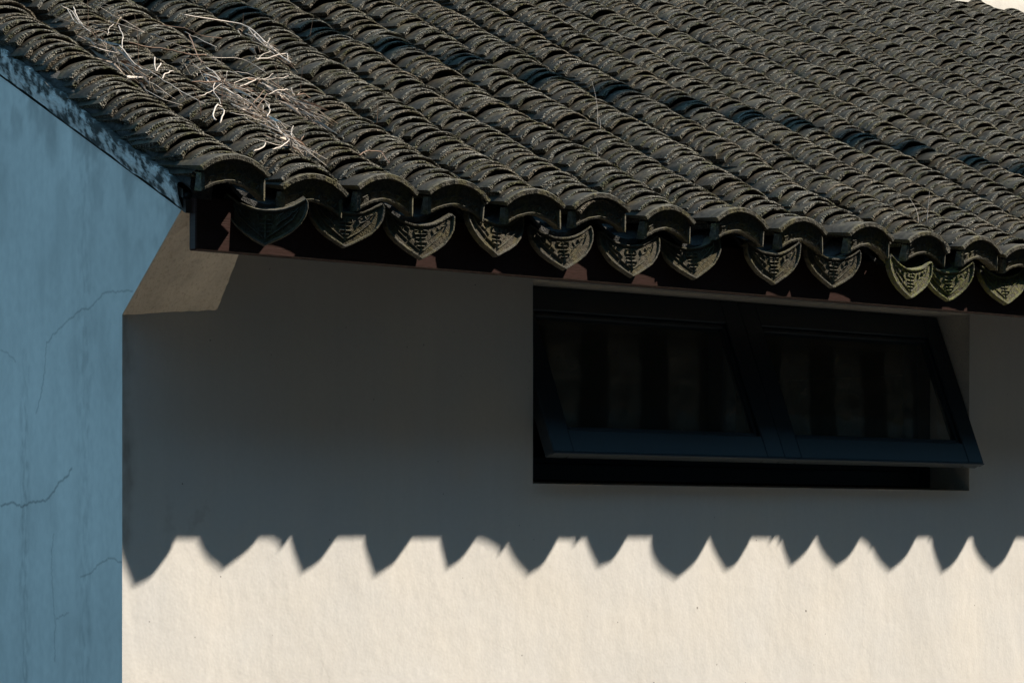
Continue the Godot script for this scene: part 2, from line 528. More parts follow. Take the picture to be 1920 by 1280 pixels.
func build_tiles(roof: Node3D) -> void:
	var r := RandomNumberGenerator.new()
	r.seed = 77
	var variants := []
	for v in 28:
		variants.append(tile_mesh(r, 0.101 + r.randf_range(-0.003, 0.004), 0.92, 0.84, 0.0105 + r.randf_range(-0.001, 0.0014), 0.085))
	var leftmost := []
	for v in 6:
		leftmost.append(tile_mesh(r, 0.104, 0.92, 0.95, 0.0105 + r.randf_range(-0.001, 0.001), 0.085, 16))
	var wobble := noise(9, 1.0, 2)
	var placed := []
	for k in ROWS:
		var z := 0.272 + r.randf_range(-0.012, 0.004)
		var slip := 0.0
		while z > RIDGE_Z + 0.06:
			# now and then the stack has slipped and a wider gap is left
			var lift := r.randf_range(-0.0024, 0.0024)
			if r.randf() < 0.08:
				slip = r.randf_range(0.003, 0.0075)
			slip *= 0.72
			var wob := 0.017 * wobble.get_noise_2d(k * 13.7, z * 2.2)
			var sag := 0.009 * wobble.get_noise_2d(k * 5.1 + 50.0, z * 1.7)
			var t := tile_place(k, z, r, wob, lift + slip + sag)
			var vis := in_frame(t.origin)
			placed.append({"t": t, "d": t.origin.distance_to(eye) if vis else 1e6, "k": k, "v": r.randi_range(0, 27)})
			z -= r.randf_range(0.0175, 0.0262)
	placed.sort_custom(func(p, q): return p.d < q.d)
	var tops := begin(0)
	var ends := begin(-1)
	for i in placed.size():
		var p: Dictionary = placed[i]
		var m: ArrayMesh = variants[p.v] if p.k > 0 else leftmost[p.v % 6]
		if i < 296:
			var o := mesh_node("roof_tile", m, roof)
			o.transform = p.t
		else:
			tops.append_from(m, 0, p.t)
			ends.append_from(m, 1, p.t)
	tops.set_material(M.tile_top)
	ends.set_material(M.tile_edge)
	var all := tops.commit()
	ends.commit(all)
	var rest := mesh_node("roof_tile_field", all, roof)
	rest.set_meta("kind", "stuff")
	# the concave trough courses between the rows, mostly hidden
	var tr := begin(-1)
	for k in ROWS:
		var x: float = (row_x(k) + row_x(k + 1)) * 0.5
		var z := 0.235
		while z > RIDGE_Z:
			var seg := 6
			var zf := z + r.randf_range(-0.004, 0.004)
			var y := crest(zf) - 0.098
			for n in seg:
				var a0: float = lerp(-0.75, 0.75, float(n) / seg)
				var a1: float = lerp(-0.75, 0.75, float(n + 1) / seg)
				var p0 := Vector3(x + 0.125 * sin(a0), y + 0.125 - 0.125 * cos(a0), zf)
				var p1 := Vector3(x + 0.125 * sin(a1), y + 0.125 - 0.125 * cos(a1), zf)
				var run := Vector3(0, 0.026, -0.085)
				var low := Vector3(0, -0.011, 0)
				quad(tr, p0, p0 + run, p1 + run, p1)
				quad(tr, p0 + low, p0, p1, p1 + low)
			z -= 0.048
	var tro := part("trough_tile_layer", tr, M.mortar, roof)
	tro.set_meta("kind", "stuff")

# the end tile of a cover row: a thick arched lip over a set-back face with a scalloped foot
func cap_mesh(r: RandomNumberGenerator) -> ArrayMesh:
	var body := begin(0)
	var face := begin(-1)
	body.set_color(Color(0.95, 0.95, 0.95))
	face.set_color(Color(1.05, 1.02, 0.95))
	var R := 0.131
	var seg := 20
	var a0 := -0.71 * r.randf_range(0.95, 1.04)
	var a1 := 0.71 * r.randf_range(0.95, 1.04)
	var o := []; var f := []; var i_ := []; var bk := []; var rim := []
	for i in seg + 1:
		var an: float = lerp(a0, a1, float(i) / seg)
		var d := Vector3(sin(an), cos(an), 0)
		var c := Vector3(0, -R, 0)
		var j := r.randf_range(-0.0008, 0.0008)
		o.append(c + d * R + Vector3(0, 0, -0.005 + j))
		f.append(c + d * (R - 0.002 + j) + Vector3(0, 0, j))
		i_.append(c + d * (R - 0.0105 + j * 0.6) + Vector3(0, 0, j))
		rim.append(c + d * (R - 0.0115) + Vector3(0, 0, -0.0115))
		bk.append(c + d * (R - 0.002) + Vector3(0, 0, -0.15))
	for i in seg:
		quad(body, o[i], bk[i], bk[i + 1], o[i + 1])
		quad(face, f[i], o[i], o[i + 1], f[i + 1])
		quad(face, i_[i], f[i], f[i + 1], i_[i + 1])
		quad(body, rim[i], i_[i], i_[i + 1], rim[i + 1])
	for s in [0, seg]:
		quad(face, o[s], f[s], i_[s], rim[s])
		tri(face, o[s], rim[s], bk[s])
	# the set-back face: strips from the arch down to the scalloped foot
	var foot := []
	var foot_in := []
	var back := []
	for i in seg + 1:
		var u := float(i) / seg * 2.0 - 1.0
		var x := 0.077 * u
		var y: float = -0.056 - 0.026 * pow(abs(u), 1.9) + r.randf_range(-0.0007, 0.0007)
		foot.append(Vector3(x, y, -0.006))
		foot_in.append(Vector3(x * 0.93, y + 0.006, -0.0125 + r.randf_range(-0.0006, 0.0006)))
		back.append(Vector3(x, y, -0.03))
	for i in seg:
		quad(face, foot_in[i], rim[i], rim[i + 1], foot_in[i + 1])
		var fi := [foot[i] + Vector3(0, 0.0045, 0.001), foot[i + 1] + Vector3(0, 0.0045, 0.001)]
		quad(face, fi[0], foot_in[i], foot_in[i + 1], fi[1])
		quad(face, foot[i], fi[0], fi[1], foot[i + 1])
		quad(face, back[i], foot[i], foot[i + 1], back[i + 1])
	for s in [0, seg]:
		var sx: float = sign(foot[s].x)
		var p0: Vector3 = foot[s]
		var p1: Vector3 = rim[s] + Vector3(0, -0.004, 0.002)
		quad(face, p0, p1, p1 + Vector3(-sx * 0.006, 0, 0.003), p0 + Vector3(-sx * 0.006, 0.003, 0.003))
		quad(face, p0 + Vector3(-sx * 0.006, 0.003, 0.003), p1 + Vector3(-sx * 0.006, 0, 0.003), p1 + Vector3(-sx * 0.009, 0, -0.003), p0 + Vector3(-sx * 0.009, 0.003, -0.003))
		quad(face, p0, back[s], p1 + Vector3(0, 0, -0.015), p1)
	# worn moulded sprays on the face
	for u in [-0.75, -0.45, -0.15, 0.2, 0.5, 0.78]:
		var x: float = 0.074 * u
		var y: float = -0.047 - 0.024 * u * u
		stroke(face, [Vector2(x, y), Vector2(x + 0.004 * sign(u), y + r.randf_range(0.006, 0.012)), Vector2(x + 0.009 * sign(-u), y + 0.013)], 0.0022, 0.003, func(p): return Vector3(p.x, p.y, -0.0125))
	body.generate_normals()
	body.set_material(M.tile_top)
	face.generate_normals()
	face.set_material(M.tile_ornament)
	var m := body.commit()
	return face.commit(m)

# a raised ridge along a line of points drawn on a surface
func stroke(st: SurfaceTool, pts: Array, half_w: float, high: float, on: Callable) -> void:
	st.set_color(Color(2.3, 2.1, 1.6))  # worn raised lines, with a highlight painted into their colour
	for i in pts.size() - 1:
		var a: Vector2 = pts[i]
		var b: Vector2 = pts[i + 1]
		var n := (b - a).normalized().orthogonal() * half_w
		var e := (b - a).normalized() * half_w * 0.5
		var up := Vector3(0, 0, high)
		var al: Vector3 = on.call(a + n)
		var ar: Vector3 = on.call(a - n)
		var bl: Vector3 = on.call(b + n)
		var br: Vector3 = on.call(b - n)
		var at: Vector3 = on.call(a + e)
		var bt: Vector3 = on.call(b - e)
		at += up
		bt += up
		quad(st, al, at, bt, bl)
		quad(st, br, bt, at, ar)
		tri(st, al, ar, at)
		tri(st, bl, bt, br)

# the pointed drip tile under a trough: tip at the origin, plate leaning out, trough running back
func drip_mesh(r: RandomNumberGenerator, skin: Material, lean: float) -> ArrayMesh:
	var st := begin(-1)
	var half := [Vector2(0.0, 0.0), Vector2(0.015, 0.0075), Vector2(0.036, 0.0195), Vector2(0.0545, 0.0325), Vector2(0.0685, 0.0475), Vector2(0.078, 0.064), Vector2(0.0815, 0.081), Vector2(0.0815, 0.0935), Vector2(0.076, 0.1), Vector2(0.067, 0.0945), Vector2(0.053, 0.085), Vector2(0.036, 0.0775), Vector2(0.018, 0.0735), Vector2(0.0, 0.0722)]
	var outline := []
	for p in half:
		outline.append(p)
	for i in range(half.size() - 2, 0, -1):
		outline.append(Vector2(-half[i].x, half[i].y))
	var poly := PackedVector2Array()
	for p in outline:
		poly.append(p + Vector2(r.randf_range(-0.0007, 0.0007), r.randf_range(-0.0007, 0.0007)))
	# points on the leaning plate: depth d proud of it
	var place := func(p: Vector2, d: float) -> Vector3:
		return Vector3(p.x, p.y * cos(lean), -p.y * sin(lean)) + Vector3(0, sin(lean), cos(lean)) * d
	var cen := Vector2(0, 0.05)
	var n := poly.size()
	var in1 := []
	var in2 := []
	for i in n:
		var a := poly[(i + n - 1) % n]
		var b := poly[(i + 1) % n]
		var nr := (b - a).normalized().orthogonal()
		if nr.dot(cen - poly[i]) < 0 and (i < 8 or i > n - 8):
			nr = -nr
		if i >= 8 and i <= n - 8:
			nr = Vector2(nr.x * 0.3, -1).normalized()
		in1.append(poly[i] + nr * (0.0036 + r.randf_range(-0.0006, 0.0006)))
		in2.append(poly[i] + nr * (0.0056 + r.randf_range(-0.0005, 0.0005)))
	for i in n:
		var j := (i + 1) % n
		var e0: Vector3 = place.call(poly[i], -0.012)
		var e1: Vector3 = place.call(poly[j], -0.012)
		var f0: Vector3 = place.call(poly[i], 0.001)
		var f1: Vector3 = place.call(poly[j], 0.001)
		var g0: Vector3 = place.call(poly[i].lerp(in1[i], 0.25), 0.0032)
		var g1: Vector3 = place.call(poly[j].lerp(in1[j], 0.25), 0.0032)
		var h0: Vector3 = place.call(in1[i], 0.003)
		var h1: Vector3 = place.call(in1[j], 0.003)
		var k0: Vector3 = place.call(in2[i], -0.0006)
		var k1: Vector3 = place.call(in2[j], -0.0006)
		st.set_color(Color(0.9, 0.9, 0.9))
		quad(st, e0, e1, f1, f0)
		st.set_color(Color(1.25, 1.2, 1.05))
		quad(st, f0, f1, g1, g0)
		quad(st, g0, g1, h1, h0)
		st.set_color(Color(1.5, 1.4, 1.15))  # inner slope of the rim gets a painted highlight too
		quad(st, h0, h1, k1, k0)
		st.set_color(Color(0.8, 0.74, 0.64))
	var field := PackedVector2Array(in2)
	var ix := Geometry2D.triangulate_polygon(field)
	for t in range(0, ix.size(), 3):
		tri(st, place.call(field[ix[t]], -0.0006), place.call(field[ix[t + 2]], -0.0006), place.call(field[ix[t + 1]], -0.0006))
	var ib := Geometry2D.triangulate_polygon(poly)
	for t in range(0, ib.size(), 3):
		tri(st, place.call(poly[ib[t]], -0.012), place.call(poly[ib[t + 1]], -0.012), place.call(poly[ib[t + 2]], -0.012))
	# moulded ornament: a long-life sign between two sprays
	var on := func(p: Vector2) -> Vector3:
		return place.call(p + Vector2(r.randf_range(-0.0004, 0.0004), r.randf_range(-0.0004, 0.0004)), -0.0008)
	var w := 0.0014
	var hgt := 0.0038
	var lines := [
		[Vector2(0, 0.014), Vector2(0, 0.062)],
		[Vector2(-0.009, 0.028), Vector2(0.009, 0.028)], [Vector2(-0.012, 0.036), Vector2(0.012, 0.036)],
		[Vector2(-0.012, 0.044), Vector2(0.012, 0.044)], [Vector2(-0.014, 0.052), Vector2(0.014, 0.052)],
		[Vector2(-0.014, 0.052), Vector2(-0.014, 0.061), Vector2(-0.006, 0.061)], [Vector2(0.014, 0.052), Vector2(0.014, 0.061), Vector2(0.006, 0.061)],
		[Vector2(-0.012, 0.036), Vector2(-0.012, 0.029)], [Vector2(0.012, 0.036), Vector2(0.012, 0.029)],
	]
	for s in [-1.0, 1.0]:
		lines.append([Vector2(s * 0.004, 0.018), Vector2(s * 0.03, 0.037), Vector2(s * 0.053, 0.058), Vector2(s * 0.064, 0.078)])
		lines.append([Vector2(s * 0.022, 0.042), Vector2(s * 0.03, 0.052), Vector2(s * 0.043, 0.06), Vector2(s * 0.05, 0.07)])
		lines.append([Vector2(s * 0.03, 0.052), Vector2(s * 0.026, 0.062), Vector2(s * 0.033, 0.068)])
		lines.append([Vector2(s * 0.043, 0.06), Vector2(s * 0.04, 0.069)])
		lines.append([Vector2(s * 0.05, 0.07), Vector2(s * 0.058, 0.074), Vector2(s * 0.063, 0.084)])
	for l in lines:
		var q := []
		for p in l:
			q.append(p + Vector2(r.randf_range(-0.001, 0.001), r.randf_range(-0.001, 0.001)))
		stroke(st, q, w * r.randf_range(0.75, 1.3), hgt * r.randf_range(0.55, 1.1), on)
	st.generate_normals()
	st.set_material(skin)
	# the trough behind the plate
	var tr := begin(0)
	tr.set_color(Color.WHITE)
	var edge := []
	for i in range(8, n - 7):
		edge.append(poly[i])
	for i in edge.size() - 1:
		var a: Vector3 = place.call(edge[i], 0.0)
		var b: Vector3 = place.call(edge[i + 1], 0.0)
		var back := Vector3(0, 0.03, -0.15)
		quad(tr, a, b, b + back, a + back)
		var dn := Vector3(0, -0.012, 0)
		var a2: Vector3 = place.call(edge[i], -0.012)
		var b2: Vector3 = place.call(edge[i + 1], -0.012)
		quad(tr, b2 + dn, a2 + dn, a2 + dn + back, b2 + dn + back)
	tr.generate_normals()
	tr.set_material(skin)
	var m := st.commit()
	return tr.commit(m)

func build_eave(roof: Node3D) -> void:
	var r := RandomNumberGenerator.new()
	r.seed = 404
	var caps := []
	for v in 4:
		caps.append(cap_mesh(r))
	for k in ROWS:
		var o := mesh_node("eave_cap", caps[k % 4], roof)
		var b := Basis(Vector3.RIGHT, deg_to_rad(6.0 + r.randf_range(-2, 2))) * Basis(Vector3.UP, deg_to_rad(r.randf_range(-4, 4))) * Basis(Vector3.BACK, deg_to_rad(r.randf_range(-3, 3)))
		var dy: float = [0.004, -0.016, -0.002, 0.004, 0.001, 0.009, -0.002, 0.008, 0.003, 0.008, 0.002, 0.004, -0.006][k] if k < 13 else r.randf_range(-0.006, 0.008)
		o.transform = Transform3D(b, Vector3(row_x(k), 0.737 + dy, 0.281 + r.randf_range(-0.009, 0.009)))
	var drips := []
	for v in 4:
		drips.append(drip_mesh(r, M.tile_ornament, deg_to_rad(4.5)))
	var mossy := []
	for v in 2:
		mossy.append(drip_mesh(r, M.tile_ornament_mossy, deg_to_rad(4.5)))
	for k in ROWS - 1:
		var x: float = TIP_X[k] if k < TIP_X.size() else (row_x(k) + row_x(k + 1)) * 0.5
		var y: float = [0.569, 0.579, 0.568, 0.588, 0.572, 0.569, 0.576, 0.578, 0.581, 0.571, 0.573, 0.578][k] if k < 12 else 0.575 + r.randf_range(-0.008, 0.008)
		var o := mesh_node("drip_tile", mossy[k % 2] if k >= 9 else drips[k % 4], roof)
		var yaw: float = [-30.0, -18.0, -10.0, 3.0, -9.0, -8.0, -12.0, -5.0, -9.0, 2.0, -8.0, -6.0][k] if k < 12 else r.randf_range(-12, 2)
		var b := Basis(Vector3.UP, deg_to_rad(yaw)) * Basis(Vector3.RIGHT, deg_to_rad(r.randf_range(-8, 6))) * Basis(Vector3.BACK, deg_to_rad(r.randf_range(-4, 4)))
		b = b.scaled(Vector3(1.05, 1, 1))
		o.transform = Transform3D(b, Vector3(x + 0.012, y + 0.001, 0.2625 + r.randf_range(-0.006, 0.006)))

func build_roof(house: Node3D) -> void:
	# deck: one sloping board sheet per side, with thickness
	var d := begin(-1)
	var x1 := row_x(ROWS - 1) + 0.1
	for s in [1.0, -1.0]:
		var z0: float = 0.21 if s > 0 else 2 * RIDGE_Z - 0.21
		var y0 := crest(0.21) - 0.115
		var y1 := crest(RIDGE_Z) - 0.115
		var t := Vector3(0, -0.025, 0)
		var a := Vector3(0.0, y0, z0); var b := Vector3(x1, y0, z0)
		var c := Vector3(x1, y1, RIDGE_Z); var e := Vector3(0.0, y1, RIDGE_Z)
		quad(d, a, b, c, e)
		quad(d, a + t, e + t, c + t, b + t)
		quad(d, a, a + t, b + t, b)
		quad(d, a, e, e + t, a + t)
		quad(d, b, b + t, c + t, c)
	var roof := part("roof", d, M.rafter_wood, house)
	build_tiles(roof)
	build_eave(roof)
	# back slope: plain corrugated rows, unseen from the front
	var bs := begin(0)
	for k in ROWS:
		for s in 6:
			var q := []
			for e in [0, 1]:
				var an: float = lerp(-1.2, 1.2, float(s + e) / 6)
				q.append(Vector3(row_x(k) + 0.113 * sin(an), crest(RIDGE_Z) - 0.113 + 0.113 * cos(an), RIDGE_Z))
			var run := Vector3(0, -2.4 * TAN, -2.4)
			quad(bs, q[0], q[0] + run, q[1] + run, q[1])
	var back := part("back_slope_tiles", bs, M.tile_top, roof)
	back.set_meta("kind", "stuff")
	# plastered ridge
	var rg := begin(0)
	var prof := [Vector2(0.13, -0.08), Vector2(0.12, 0.05), Vector2(0.105, 0.075), Vector2(0.06, 0.09), Vector2(-0.06, 0.09), Vector2(-0.105, 0.075), Vector2(-0.12, 0.05), Vector2(-0.13, -0.08)]
	var wn := noise(17, 1.0, 3)
	var steps := 60
	for i in steps:
		for j in prof.size() - 1:
			var q := []
			for w in [[i, j], [i, j + 1], [i + 1, j + 1], [i + 1, j]]:
				var x: float = lerp(-0.02, x1, float(w[0]) / steps)
				var p: Vector2 = prof[w[1]]
				q.append(Vector3(x, crest(RIDGE_Z) + p.y + 0.008 * wn.get_noise_2d(x * 3.0, p.x * 9.0), RIDGE_Z - 0.02 + p.x + 0.01 * wn.get_noise_2d(x * 4.0 + 30, p.y * 9.0)))
			quad(rg, q[0], q[1], q[2], q[3])
	part("ridge", rg, M.plaster, roof)
	# painted fascia board along the eave
	var fb := begin(-1)
	box(fb, Vector3(0.013, 0.5555, 0.203), Vector3(x1, 0.66, 0.226), 0.0025)
	part("fascia_board", fb, M.fascia_paint, roof)
	# rafters under the deck
	var x := 0.3
	while x < x1 - 0.1:
		var rf := begin(-1)
		var ang := atan(TAN)
		var t := Transform3D(Basis(Vector3.RIGHT, ang), Vector3(x, crest(0.2) - 0.143, 0.2))
		box(rf, Vector3(-0.028, -0.06, -0.42), Vector3(0.028, 0.0, 0.0), 0.004, t)
		part("rafter", rf, M.rafter_wood, roof)
		x += 0.2
	# verge: mortar bed below the first row of tiles
	var mb := begin(0)
	var vn := noise(23, 1.0, 4)
	steps = 110
	for i in steps:
		for j in 5:
			var q := []
			for w in [[i, j], [i, j + 1], [i + 1, j + 1], [i + 1, j]]:
				var z: float = lerp(0.235, RIDGE_Z, float(w[0]) / steps)
				var base := crest(z)
				var prof2 := [Vector2(0.0, -0.088), Vector2(-0.006, -0.076), Vector2(-0.006, -0.066), Vector2(0.0, -0.056), Vector2(0.016, -0.05), Vector2(0.05, -0.045)]
				var p: Vector2 = prof2[w[1]]
				var nn := vn.get_noise_2d(z * 30.0, p.y * 90.0)
				q.append(Vector3(p.x + 0.012 * nn, base + p.y + 0.008 * vn.get_noise_2d(z * 25.0 + 70, p.x * 80.0), z))
			quad(mb, q[3], q[2], q[1], q[0])
	# closing lump at the eave end
	for j in 4:
		var prof3 := [Vector2(0.0, -0.1), Vector2(-0.008, -0.078), Vector2(-0.006, -0.06), Vector2(0.016, -0.05), Vector2(0.05, -0.046)]
		var p: Vector2 = prof3[j]
		var p2: Vector2 = prof3[j + 1]
		var y := crest(0.235)
		quad(mb, Vector3(0.03, y - 0.1, 0.228), Vector3(p.x, y + p.y, 0.235), Vector3(p2.x, y + p2.y, 0.235), Vector3(0.05, y - 0.1, 0.228))
	part("verge_mortar", mb, M.mortar, roof)
	# two thin slabs closing the eave corner
	for s in [[0.642, 0.653, 0.2045, 0.15], [0.657, 0.669, 0.209, 0.135]]:
		var sb := begin(-1)
		box(sb, Vector3(0.003, s[0], 0.1), Vector3(s[3], s[1], s[2]), 0.003)
		part("corner_slab", sb, M.mortar, roof)
	# limewashed verge band on the gable
	var vb := begin(0)
	steps = 240
	var rows := 14
	for i in steps:
		for j in rows:
			for w in [[i, j], [i + 1, j + 1], [i, j + 1], [i, j], [i + 1, j], [i + 1, j + 1]]:
				var u: float = float(w[0]) / steps
				var t: float = float(w[1]) / rows      # 0 at the bottom
				var z: float = lerp(0.205, RIDGE_Z, u)
				var yb := 0.636 + (0.205 - z) * 0.526 + 0.004 * vn.get_noise_2d(z * 12.0, 3.0)
				var hh := 0.056 + 0.008 * vn.get_noise_2d(z * 9.0, 40.0) + 0.012 * smoothstep(0.1, -0.5, z)
				var prd: float = 0.006 + 0.010 * sin(clamp(t * 1.15, 0, 1) * PI * 0.5) + 0.004 * vn.get_noise_2d(z * 26.0, t * 5.0)
				if w[1] == 0:
					prd = 0.005
				elif w[1] == 1:
					prd = 0.0058
				elif w[1] == 2:
					prd = 0.0068
				elif w[1] == rows:
					prd = -0.03
				vb.set_uv(Vector2((0.205 - z) / 2.6, 0.97 - 0.94 * t))
				vb.add_vertex(Vector3(-prd, yb + hh * t, z))
	part("verge_band", vb, M.verge_plaster, roof)


# ---------------------------------------------------------------- walls
func wall_bump(n: FastNoiseLite, x: float, y: float) -> float:
	return (0.0016 * n.get_noise_2d(x * 2.2, y * 1.5) + 0.0003 * n.get_noise_2d(x * 9.0 + 30.0, y * 5.0) + 0.0002 * n.get_noise_2d(x * 36.0 + 70.0, y * 22.0)) * smoothstep(0.0, 0.03, x)

func build_walls(house: Node3D) -> void:
	var n := noise(61, 1.0, 3)
	# front wall in four panels round the window opening
	var st := SurfaceTool.new()
	st.begin(Mesh.PRIMITIVE_TRIANGLES)
	var x1 := row_x(ROWS - 1) + 0.1
	var panels := [[0.0, 1.13, GROUND, 0.73, 1], [1.13, 2.70, 0.117, 0.73, 0], [1.13, 2.70, GROUND, 0.117, 1], [2.70, x1, GROUND, 0.73, 1]]
	var fine := 0.0085
	for p in panels:
		if p[4] == 0:
			p[2] = 0.577
		var xs := []
		var ys := []
		var lim: float = min(p[1], 3.45)
		var nx := int(max(2.0, (lim - p[0]) / fine))
		for i in nx + 1:
			xs.append(lerp(p[0], lim, float(i) / nx))
		if p[1] > lim:
			for i in range(1, 13):
				xs.append(lerp(lim, p[1], i / 12.0))
		var yl: float = max(p[2], -0.42)
		if p[2] < yl:
			for i in 8:
				ys.append(lerp(p[2], yl, i / 8.0))
		var ny := int(max(2.0, (p[3] - yl) / fine))
		for i in ny + 1:
			ys.append(lerp(yl, p[3], float(i) / ny))
		for j in ys.size() - 1:
			for i in xs.size() - 1:
				for c in [[0, 0], [0, 1], [1, 1], [0, 0], [1, 1], [1, 0]]:
					var x: float = xs[i + c[0]]
					var y: float = ys[j + c[1]]
					var z := wall_bump(n, x, y)
					var e := 0.004
					st.set_normal(Vector3(-(wall_bump(n, x + e, y) - wall_bump(n, x - e, y)) / (2 * e), -(wall_bump(n, x, y + e) - wall_bump(n, x, y - e)) / (2 * e), 1).normalized())
					st.set_uv(Vector2(x, y))
					st.add_vertex(Vector3(x, y, z))
	st.index()
	var fw := part("front_wall", st, M.front_plaster, house, true)
	# reveals of the opening, with a ragged plaster edge against the frame
	var rv := begin(-1)
	var d := -0.182
	var steps := 40
	for i in steps:
		var a: float = lerp(1.13, 2.70, float(i) / steps)
		var b: float = lerp(1.13, 2.70, float(i + 1) / steps)
		quad(rv, Vector3(a, 0.577, 0.0), Vector3(b, 0.577, 0.0), Vector3(b, 0.575, d), Vector3(a, 0.575, d))
		quad(rv, Vector3(b, 0.117, 0.0), Vector3(a, 0.117, 0.0), Vector3(a, 0.128, d), Vector3(b, 0.128, d))
	quad(rv, Vector3(1.13, 0.117, 0.0), Vector3(1.13, 0.577, 0.0), Vector3(1.13, 0.575, d), Vector3(1.13, 0.128, d))
	quad(rv, Vector3(2.70, 0.577, 0.0), Vector3(2.70, 0.117, 0.0), Vector3(2.70, 0.128, d), Vector3(2.70, 0.575, d))
	part("window_reveal", rv, M.plaster, house)
	# gable: outline in the plane x = 0, corbelled out under the eave
	var gb := begin(-1)
	var zr := RIDGE_Z
	var yr := 0.66 + (0.2 - zr) * 0.526
	var zb := 2 * zr
	var pts := [Vector2(0, GROUND), Vector2(0, 0.441), Vector2(0.2015, 0.64), Vector2(0.2015, 0.675), Vector2(zr, yr), Vector2(zb - 0.2, 0.66), Vector2(zb, 0.44), Vector2(zb, GROUND)]
	var poly := PackedVector2Array(pts)
	var ix := Geometry2D.triangulate_polygon(poly)
	for t in range(0, ix.size(), 3):
		var q := []
		for k in 3:
			q.append(poly[ix[t + k]])
		if (q[1] - q[0]).cross(q[2] - q[0]) < 0:
			q.reverse()
		for v in [q[0], q[2], q[1]]:
			gb.set_uv(Vector2(v.x, v.y))
			gb.add_vertex(Vector3(0, v.y, v.x))
	part("gable_wall", gb, M.gable_plaster, house)
	# corbel: a sloping plaster face carrying the corner of the eave
	var cb := begin(-1)
	var A := Vector3(0, 0.441, 0); var B := Vector3(0.236, 0.4635, 0.002)
	var C := Vector3(0.178, 0.64, 0.2015); var D := Vector3(0, 0.64, 0.2015)
	var cs := 24
	for i in cs:
		for j in cs:
			var q := []
			for w in [[i, j], [i, j + 1], [i + 1, j + 1], [i + 1, j]]:
				var u := float(w[0]) / cs
				var v := float(w[1]) / cs
				var p := A.lerp(B, u).lerp(D.lerp(C, u), v)
				var bul := 0.004 * sin(u * PI) * sin(v * PI) + 0.0012 * n.get_noise_2d(u * 6.0, v * 6.0) * sin(u * PI)
				var rag := 0.0022 * n.get_noise_2d(v * 40.0 + 9.0, u * 3.0)
				if w[1] == 0:
					p.y += 0.002 * n.get_noise_2d(u * 30.0, 77.0)
				q.append(p + Vector3(0, -0.7, 0.7) * (bul + abs(rag)) + Vector3(rag * u, 0, 0))
			quad(cb, q[0], q[1], q[2], q[3])
	quad(cb, B, C, Vector3(0.178, 0.64, -0.02), Vector3(0.236, 0.4635, -0.02))
	quad(cb, D, Vector3(0, 0.64, -0.02), Vector3(0.178, 0.64, -0.02), C)
	part("corbel", cb, M.corbel_plaster, house)
	# inner leaf and the other walls close the house
	var iw := begin(-1)
	box(iw, Vector3(0.02, GROUND, -0.24), Vector3(1.05, 0.7, -0.19))
	box(iw, Vector3(2.78, GROUND, -0.24), Vector3(x1, 0.7, -0.19))
	box(iw, Vector3(1.05, GROUND, -0.24), Vector3(2.78, 0.1, -0.19))
	box(iw, Vector3(1.05, 0.6, -0.24), Vector3(2.78, 0.7, -0.19))
	part("inner_wall", iw, M.plaster, house)
	var bw := begin(-1)
	box(bw, Vector3(0.02, GROUND, zb), Vector3(x1, 0.7, zb + 0.2))
	part("back_wall", bw, M.plaster, house)
	var ew := begin(-1)
	box(ew, Vector3(x1 - 0.2, GROUND, zb + 0.2), Vector3(x1, 0.75, -0.24))
	part("end_wall", ew, M.plaster, house)
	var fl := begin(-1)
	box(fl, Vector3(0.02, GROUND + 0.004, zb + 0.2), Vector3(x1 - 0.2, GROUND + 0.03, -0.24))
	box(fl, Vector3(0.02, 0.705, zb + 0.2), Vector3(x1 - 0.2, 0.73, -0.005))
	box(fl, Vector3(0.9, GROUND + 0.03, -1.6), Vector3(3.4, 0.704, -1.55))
	part("dark_room", fl, M.room_dark, house)

